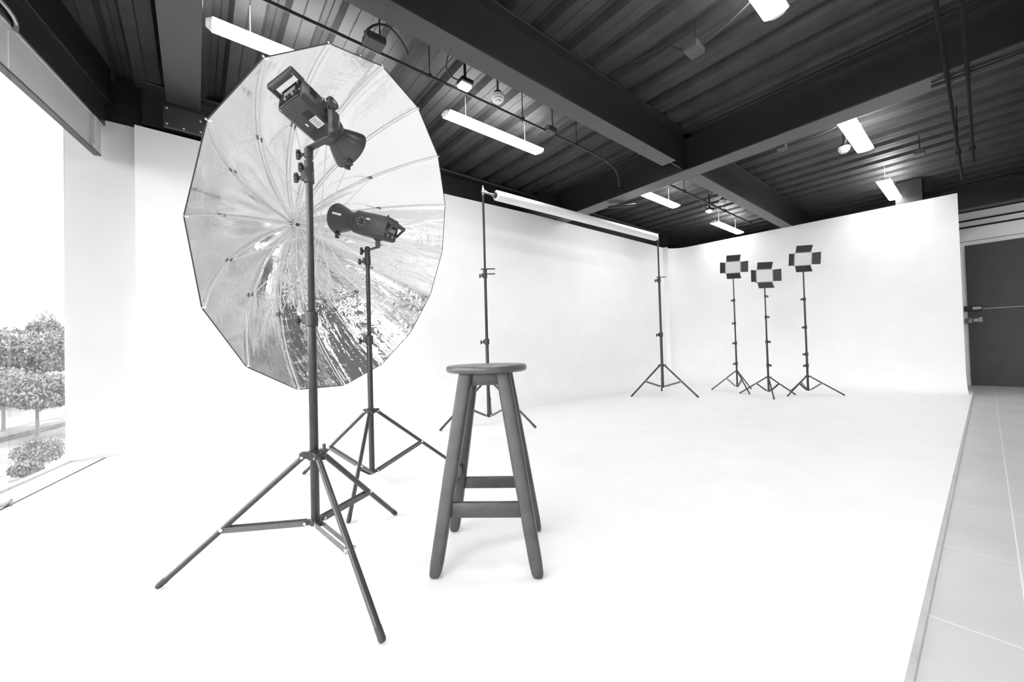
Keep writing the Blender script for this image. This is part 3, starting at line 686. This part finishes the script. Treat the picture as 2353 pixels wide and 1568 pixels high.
# --- near strobe (A)
def W(px, py, dep): return EYE + (RGT*(px-1176.5) - UPV*(py-784) + FWD*890.94)*(dep/890.94)
cam3 = lambda x, y, z: RGT*x + UPV*y + FWD*z
dA = cam3(.43, -.31, .85).normalized(); s0 = cam3(.892, 0, -.451).normalized(); t0 = s0.cross(dA)
if t0.dot(UPV) < 0: t0 = -t0
ra = math.radians(20); sA = s0*math.cos(ra)+t0*math.sin(ra)
rearA = V(W(667, 217, 1.375))
LA = .186
tA, dA, sA, tA_ = strobe('tilted black strobe with white sticker, highest in front of the umbrella', rearA, dA, sA, LA, .124, .100, (.042, .082, .088), 0, .050)
# rear control panel and handle
bm = nb(); boxo(bm, rearA-dA*.001, (sA, tA_, dA), (.050, .044, .003), .002, 1); pn = obj('control_panel', bm, 'screen', tA)
for i in range(5):
    bm = nb(); lathe(bm, rearA+sA*(-.036+.018*i)-tA_*.018-dA*.003, -dA, [(0, .006), (.005, .0055), (.006, 0)], 10); obj('button', bm, 'tick' if i % 2 else 'knob', pn)
bm = nb(); boxo(bm, rearA+tA_*.012-dA*.003, (sA, tA_, dA), (.028, .010, .002), .001, 1); obj('display', bm, 'ink', pn)
for s in (-1, 1):
    bm = nb(); lathe(bm, rearA+sA*.040*s+tA_*.03-dA*.003, -dA, [(0, .005), (.004, .005)], 10); obj('socket', bm, 'tick', pn)
bm = nb()
for s in (-1, 1): boxo(bm, rearA+sA*.056*s-dA*.018+tA_*.034, (dA, tA_, sA), (.026, .012, .0045), .002, 1)
boxo(bm, rearA-dA*.043+tA_*.034, (sA, tA_, dA), (.0605, .012, .005), .003, 1)
boxo(bm, rearA-dA*.036+tA_*.023, (sA, tA_, dA), (.05, .003, .008), .002, 1)
obj('handle', bm, 'body', tA)
# sticker on the lower face
lf = rearA - tA_*.0507
bm = nb(); boxo(bm, lf+dA*.095+sA*.020, (dA, sA, tA_), (.020, .017, .0008)); lb = obj('sticker', bm, 'label', tA, label='white printed sticker')
bm = nb()
for k in range(5): boxo(bm, lf-tA_*.0012+dA*(.081+.0065*k)+sA*.020, (dA, sA, tA_), (.0012, .013-.002*(k % 3), .0004))
obj('print_lines', bm, 'ink', lb)
bm = nb()
for k in range(7): boxo(bm, lf-tA_*.0006+dA*(.048+.0042*k)+sA*.018, (dA, sA, tA_), (.0013, .016, .001))
obj('vent_slots', bm, 'screen', tA)
bm = nb(); boxo(bm, lf-tA_*.0004+dA*.085-sA*.018, (dA, sA, tA_), (.006, .003, .0006)); obj('small_mark', bm, 'label', tA)
sf = rearA + sA*.0625
bm = nb()
for k in range(6): boxo(bm, sf+dA*(.030+.005*k)+tA_*.012, (dA, tA_, sA), (.0014, .020, .001))
obj('side_vent', bm, 'screen', tA)
# side knob + L bracket down to the stand head
piv = sf + dA*.098
bm = nb(); lathe(bm, piv, sA, [(0, .014), (.022, .014)], 16); lathe(bm, piv+sA*.022, sA, [(0, .018), (.003, .0235), (.016, .0235), (.019, .018), (.0195, .010), (.017, 0)], 12); kn = obj('tilt_knob', bm, 'knob', tA)
bm = nb(); lathe(bm, piv+sA*.040, sA, [(0, .008), (.003, .008), (.004, 0)], 12); obj('knob_mark', bm, 'tick', kn)
bm = nb(); lathe(bm, sf+dA*.082+tA_*.024, sA, [(0, .005), (.008, .005), (.009, 0)], 10); obj('side_screw', bm, 'rivet', tA)
headA = V((PA[0], PA[1], 1.600))
down = V((0, 0, -1)); pl_top = piv+sA*.016
hor = V((RGT.x, RGT.y, 0)).normalized()
zl = headA.z+.012
elbow = V((pl_top.x, pl_top.y, zl)) + hor*.004
fwdh = V((-hor.y, hor.x, 0))
bm = nb()
side = (dA-V((0, 0, 1))*dA.z); side = (side - hor*side.dot(hor)).normalized()
flat(bm, pl_top+V((0, 0, .012)), elbow, .030, .005, side)
flat(bm, elbow+V((0, 0, .002)), V((headA.x, headA.y, headA.z)), .030, .005, side)
obj('yoke_bracket', bm, 'body', tA)
bm = nb(); lathe(bm, headA-V((0, 0, .095)), (0, 0, 1), [(0, .012), (.003, .0165), (.045, .0165), (.048, .012), (.055, .012), (.058, .0155), (.092, .0155), (.096, .010)], 16)
knob(bm, headA-V((0, 0, .022))-hor*.014, -hor, .013, .014); knob(bm, headA-V((0, 0, .070))-hor*.014, -hor, .012, .006)
obj('spigot_adapter', bm, 'knob', tA)
# --- second strobe (B) on the umbrella axis
nB = -UN; sB = V((0, 0, 1)).cross(nB).normalized()
if sB.dot(FWD) > 0: sB = -sB          # visible side
upB = V((0, 0, 1)); upB = (upB-nB*upB.dot(nB)).normalized()
contB = W(868, 551, 2.40)
LB = .285
rearB = contB + upB*.074 - nB*.085
tB, dB, sB, tB_ = strobe('level black strobe pointing into the umbrella with dial markings', rearB, nB, sB, LB, .120, .138, (.055, .092, .135), 0, .058)
bm = nb(); boxo(bm, rearB-dB*.001-tB_*.02, (sB, tB_, dB), (.052, .042, .003), .002, 1); pn = obj('control_panel', bm, 'screen', tB)
for i in range(4):
    bm = nb(); lathe(bm, rearB+sB*(-.033+.022*i)-tB_*.038-dB*.003, -dB, [(0, .008), (.006, .007), (.007, 0)], 12); obj('button', bm, 'tick' if i in (1, 3) else 'knob', pn)
bm = nb(); boxo(bm, rearB-tB_*.004-dB*.003, (sB, tB_, dB), (.03, .012, .002), .001, 1); obj('display', bm, 'ink', pn)
bm = nb()
for s in (-1, 1):
    flat(bm, rearB+sB*.054*s+tB_*.058+dB*.03, rearB+sB*.054*s+tB_*.028-dB*.046, .018, .01, tB_)
    flat(bm, rearB+sB*.054*s+tB_*.030-dB*.046, rearB+sB*.054*s-tB_*.030-dB*.002, .014, .008, dB)
flat(bm, rearB-sB*.058+tB_*.028-dB*.046, rearB+sB*.058+tB_*.028-dB*.046, .022, .012, tB_)
obj('handle', bm, 'body', tB)
sfB = rearB+sB*.0605
bm = nb()
for k in range(8):
    a = 2*math.pi*k/8; boxo(bm, sfB+dB*(.185)+ (dB*math.cos(a)+tB_*math.sin(a))*.026+tB_*.005, (dB, tB_, sB), (.005, .003, .0008))
dl = obj('dial_marks', bm, 'tick', tB, label='ring of pale dial marks')
bm = nb(); lathe(bm, sfB+dB*.185+tB_*.005, sB, [(0, .018), (.004, .017), (.005, 0)], 18); obj('dial', bm, 'knob', dl)
bm = nb()
for k in range(4): boxo(bm, sfB+dB*(.150-.008*k)+tB_*.028, (dB, tB_, sB), (.003, .005, .0008))
obj('side_lettering', bm, 'label', tB, label='small white lettering')
bm = nb(); o_ = rearB+dB*LB
for k in range(6):
    q = o_+dB*(.052+.009*k)+tB_*.014; rr_ = .055+.037*((.052+.009*k)/.135)**.8
    boxo(bm, q+sB*(rr_+.004), (dB, tB_, sB), (.0035, .006, .004))
obj('reflector_lettering', bm, 'label', tB, label='white lettering on the bowl')
bm = nb(); lathe(bm, rearB+dB*.05+tB_*.069, tB_, [(0, .006), (.016, .005), (.018, 0)], 10); obj('top_button', bm, 'knob', tB)
headB = V((PB[0], PB[1], 1.462))
horB = hor
cb2 = contB
bm = nb(); eb = V((cb2.x, cb2.y, headB.z+.012))
flat(bm, cb2+V((0, 0, .012)), eb-V((0, 0, .012)), .028, .008, horB)
flat(bm, eb-V((0, 0, .008)), headB+V((0, 0, .0)), .024, .007, fwdh)
boxo(bm, cb2+V((0, 0, .004)), (horB, fwdh, (0, 0, 1)), (.02, .02, .008), .003)
obj('mount_bracket', bm, 'body', tB)
bm = nb(); lathe(bm, headB-V((0, 0, .05)), (0, 0, 1), [(0, .010), (.003, .016), (.06, .018), (.072, .012)], 16)
knob(bm, headB-V((0, 0, .005))-horB*.014, -horB, .016, .012); obj('spigot_adapter', bm, 'knob', tB)

# ================================================================== stool
SC = V((.917, 1.290, 0)); sx = V((.744, -.668, 0)).normalized(); sy = V((-sx.y, sx.x, 0))
sx = V((RGT.x, RGT.y, 0)).normalized(); sx = (Matrix.Rotation(math.radians(-3.0), 3, 'Z') @ sx); sy = V((-sx.y, sx.x, 0))
ST = .755
t = thing('bar_stool', 'dark stained wooden bar stool with round seat in the studio centre', 'stool', SC)
bm = nb(); R_ = .163
lathe(bm, SC+V((0, 0, ST-.028)), (0, 0, 1), [(0, 0), (0, R_-.012), (.003, R_-.004), (.010, R_), (.018, R_), (.025, R_-.003), (.028, R_-.010), (.0265, R_*.75), (.0245, R_*.4), (.024, 0)], 64, cap=False)
obj('seat', bm, 'woodtop', t)
def sl(u, v, z): return SC + sx*u + sy*v + V((0, 0, z))
LT, LBm = .071, .186
for a in (-1, 1):
    for b_ in (-1, 1):
        top = sl(a*LT, b_*LT, ST-.028); bot = sl(a*LBm, b_*LBm*.95, .0)
        ld = (bot-top).normalized(); bm = nb(); rings = []
        for k, (s, wz) in enumerate(((0, .056), (.5, .053), (.93, .047), (.975, .043), (.992, .033), (1.0, .018))):
            c = top.lerp(bot, s); ring = []
            for q in range(16):
                an = 2*math.pi*(q+.5)/16; cx_, sy__ = math.cos(an), math.sin(an)
                pw = .45; x_ = math.copysign(abs(cx_)**pw, cx_)*wz/2; y_ = math.copysign(abs(sy__)**pw, sy__)*wz/2
                ring.append(bm.verts.new(c+sx*x_+sy*y_))
            rings.append(ring)
        for A, B in zip(rings, rings[1:]):
            for i in range(16): j = (i+1) % 16; bm.faces.new((A[i], A[j], B[j], B[i]))
        bm.faces.new(list(reversed(rings[0]))); bm.faces.new(rings[-1])
        obj('leg', bm, 'wood', t)
def legc(a, b_, z): 
    f = 1-z/(ST-.028); return a*(LT+(LBm-LT)*f), b_*(LT+(LBm*.95-LT)*f)
for b_ in (-1, 1):      # front and back rungs and aprons
    z = .229 if b_ < 0 else .230
    u, v = legc(1, b_, z); bm = nb(); boxo(bm, sl(0, v, z), (sx, sy, (0, 0, 1)), (u-.010, .010, .0275 if b_ < 0 else .024), .003); obj('rung', bm, 'wood', t)
    z = ST-.028-.024; u, v = legc(1, b_, z); bm = nb(); boxo(bm, sl(0, v, z), (sx, sy, (0, 0, 1)), (u-.005, .011, .024), .002); obj('apron', bm, 'wood', t)
for a in (-1, 1):
    z = .300; u, v = legc(a, 1, z); bm = nb(); boxo(bm, sl(u, 0, z), (sy, sx, (0, 0, 1)), (abs(v)-.010, .010, .025), .003); obj('rung', bm, 'wood', t)
    z = ST-.028-.024; u, v = legc(a, 1, z); bm = nb(); boxo(bm, sl(u, 0, z), (sy, sx, (0, 0, 1)), (abs(v)-.005, .011, .024), .002); obj('apron', bm, 'wood', t)

# ================================================================== outside
GZ = -4.0
def G(px, py, z=GZ):
    r_ = (RGT*(px-1176.5) - UPV*(py-784) + FWD*890.94); t_ = (z-EYE.z)/r_.z; return EYE+r_*t_
bm = nb(); prism(bm, [(-120, -60, GZ-.05), (-2.9, -60, GZ-.05), (-2.9, 120, GZ-.05), (-120, 120, GZ-.05)], (0, 0, -.3))
struct('floor', bm, 'lawn', label='grass ground outside below the window')
# park path and road bands running across the view
cdir = (G(150, 965)-G(0, 1000)); cdir.z = 0; cdir.normalize(); cn = V((cdir.y, -cdir.x, 0))
def band(nm, pc, w_, h_, mt, label, cat, L=60):
    bm = nb(); c = V((pc.x, pc.y, GZ-.05+h_/2)); boxo(bm, c, (cdir, cn, (0, 0, 1)), (L, w_/2, h_/2), .02, 1)
    return tag(obj(nm, bm, mt, loc=(pc.x, pc.y, GZ-.05)), label, cat)
band('park_road', G(75, 960), 4.2, .03, 'road', 'pale road crossing behind the nearest tree outside', 'road')
band('street', G(70, 1105), 3.2, .03, 'road', 'pale pavement right below the window outside', 'pavement')
band('low_hedge', G(80, 992), .8, .30, 'hedge', 'low dark hedge strip along the road outside', 'hedge', 25)
band('low_hedge', G(80, 925), .8, .9, 'hedge', 'distant hedge behind the road outside', 'hedge', 35)
def crown_mesh(blobs, nleaf, size, seed, mt):
    rnd = random.Random(seed); bm = nb()
    for (c, r_) in blobs:
        for _ in range(nleaf):
            while True:
                q = V((rnd.uniform(-1, 1), rnd.uniform(-1, 1), rnd.uniform(-1, 1)))
                if .45 < q.length < 1: break
            p = V(c)+V((q.x*r_[0], q.y*r_[1], q.z*r_[2]))
            x, y, a = frame(V((rnd.gauss(0, 1), rnd.gauss(0, 1), rnd.gauss(0, 1)+.4)))
            s = size*rnd.uniform(.6, 1.3)
            bm.faces.new([bm.verts.new(p+x*s*.5), bm.verts.new(p+y*s*.3), bm.verts.new(p-x*s*.5), bm.verts.new(p-y*s*.3)])
    return bm
def tree(P, H, crown_r, label, seed, leaf='leaf', cat='tree', group='trees outside the window', nleaf=420, lsize=.22):
    rnd = random.Random(seed); t = thing('broadleaf_tree', label, cat, P, group)
    bm = nb(); th = H*.42
    pts = [P+V((0, 0, 0)), P+V((.04, .02, th*.5)), P+V((-.03, .05, th)), P+V((0, .0, H*.7))]
    rr = H*.022
    lathe(bm, P, (0, 0, 1), [(0, rr*1.5), (H*.03, rr), (th, rr*.8), (H*.75, rr*.3)], 10)
    for k in range(5):
        a = k*1.26+rnd.random(); path(bm, [P+V((0, 0, th*.85+k*.1)), P+V((math.cos(a)*crown_r*.3, math.sin(a)*crown_r*.3, th*1.2)), P+V((math.cos(a)*crown_r*.65, math.sin(a)*crown_r*.65, H*.62))], rr*.4, 6)
    obj('trunk', bm, 'bark', t)
    blobs = [((P.x, P.y, P.z+H*.72), (crown_r*.8, crown_r*.8, H*.26))]
    for k in range(7):
        a = k*.9+rnd.random()*.5; d_ = crown_r*.55
        blobs.append(((P.x+math.cos(a)*d_, P.y+math.sin(a)*d_, P.z+H*rnd.uniform(.5, .8)), (crown_r*.5, crown_r*.5, H*.14)))
    o = obj('foliage', crown_mesh(blobs, nleaf, lsize, seed, leaf), leaf, t, smooth=False, fix=False)
    return t
tree(G(86, 1004), 4.3, 2.3, 'nearest tree outside with a bare trunk seen low behind the glass', 1, nleaf=1300, lsize=.2)
tree(G(8, 990), 4.6, 2.3, 'tree at the left edge of the window view', 2, nleaf=1100, lsize=.2)
tree(G(10, 940), 8.2, 2.9, 'tall darker tree outside at the far left edge', 3, nleaf=1100, lsize=.36)
tree(G(160, 930), 8.8, 2.3, 'tall tree outside next to the plain wall strip', 4, nleaf=1100, lsize=.36)
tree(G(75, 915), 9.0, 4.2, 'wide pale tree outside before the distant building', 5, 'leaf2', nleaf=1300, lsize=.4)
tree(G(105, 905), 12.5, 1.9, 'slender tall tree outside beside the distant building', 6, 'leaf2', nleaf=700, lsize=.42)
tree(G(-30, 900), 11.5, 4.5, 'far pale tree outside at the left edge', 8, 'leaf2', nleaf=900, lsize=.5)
def shrub(P, r_, label, seed, h=.9):
    t = thing('shrub', label, 'shrub', P, 'shrubs outside below the window'); bm = nb()
    for k in range(6):
        a = k*1.05; path(bm, [P, P+V((math.cos(a)*r_*.3, math.sin(a)*r_*.3, h*.5)), P+V((math.cos(a)*r_*.6, math.sin(a)*r_*.6, h))], .015, 5)
    obj('stems', bm, 'bark', t)
    obj('foliage', crown_mesh([((P.x, P.y, P.z+h*.65), (r_, r_, h*.5))], 1300, .14, seed, ''), 'leaf', t, smooth=False, fix=False)
shrub(G(92, 1078), .85, 'leafy shrub on the lawn below the window', 11, 1.2)
shrub(G(60, 1100), .5, 'small low shrub beside the pavement below the window', 12, .6)
# pale building far away
def building(pc, w_, d_, h_, label, nx=4, nz=9):
    P = V((pc.x, pc.y, GZ)); to = (EYE-P); to.z = 0; to.normalize(); sd = V((-to.y, to.x, 0))
    t = thing('apartment_building', label, 'building', P)
    bm = nb(); boxo(bm, P+V((0, 0, h_/2)), (sd, to, (0, 0, 1)), (w_/2, d_/2, h_/2), .05, 1); obj('walls', bm, 'facade', t, smooth=False)
    bm = nb(); boxo(bm, P+V((0, 0, h_+.4)), (sd, to, (0, 0, 1)), (w_/2+.3, d_/2+.3, .4), .05, 1); obj('roof', bm, 'facade', t, smooth=False)
    for i in range(nx):
        for k in range(nz):
            bm = nb(); c = P + sd*(w_*(i+.5)/nx-w_/2) + to*(d_/2+.02) + V((0, 0, h_*(k+.6)/nz)); boxo(bm, c, (sd, to, (0, 0, 1)), (w_/nx*.27, .06, h_/nz*.28)); obj('window_pane', bm, 'pane', t, smooth=False)
far = lambda px, dist: V((0, 0, 0)) + (RGT*(px-1176.5)+FWD*890.94)*(dist/890.94)
building(far(83, 110), 5.5, 8, 17, 'pale apartment tower far away above the trees', 2, 6)
building(far(125, 120), 4.5, 8, 15.8, 'second pale tower far away beside the slender tree', 2, 6)
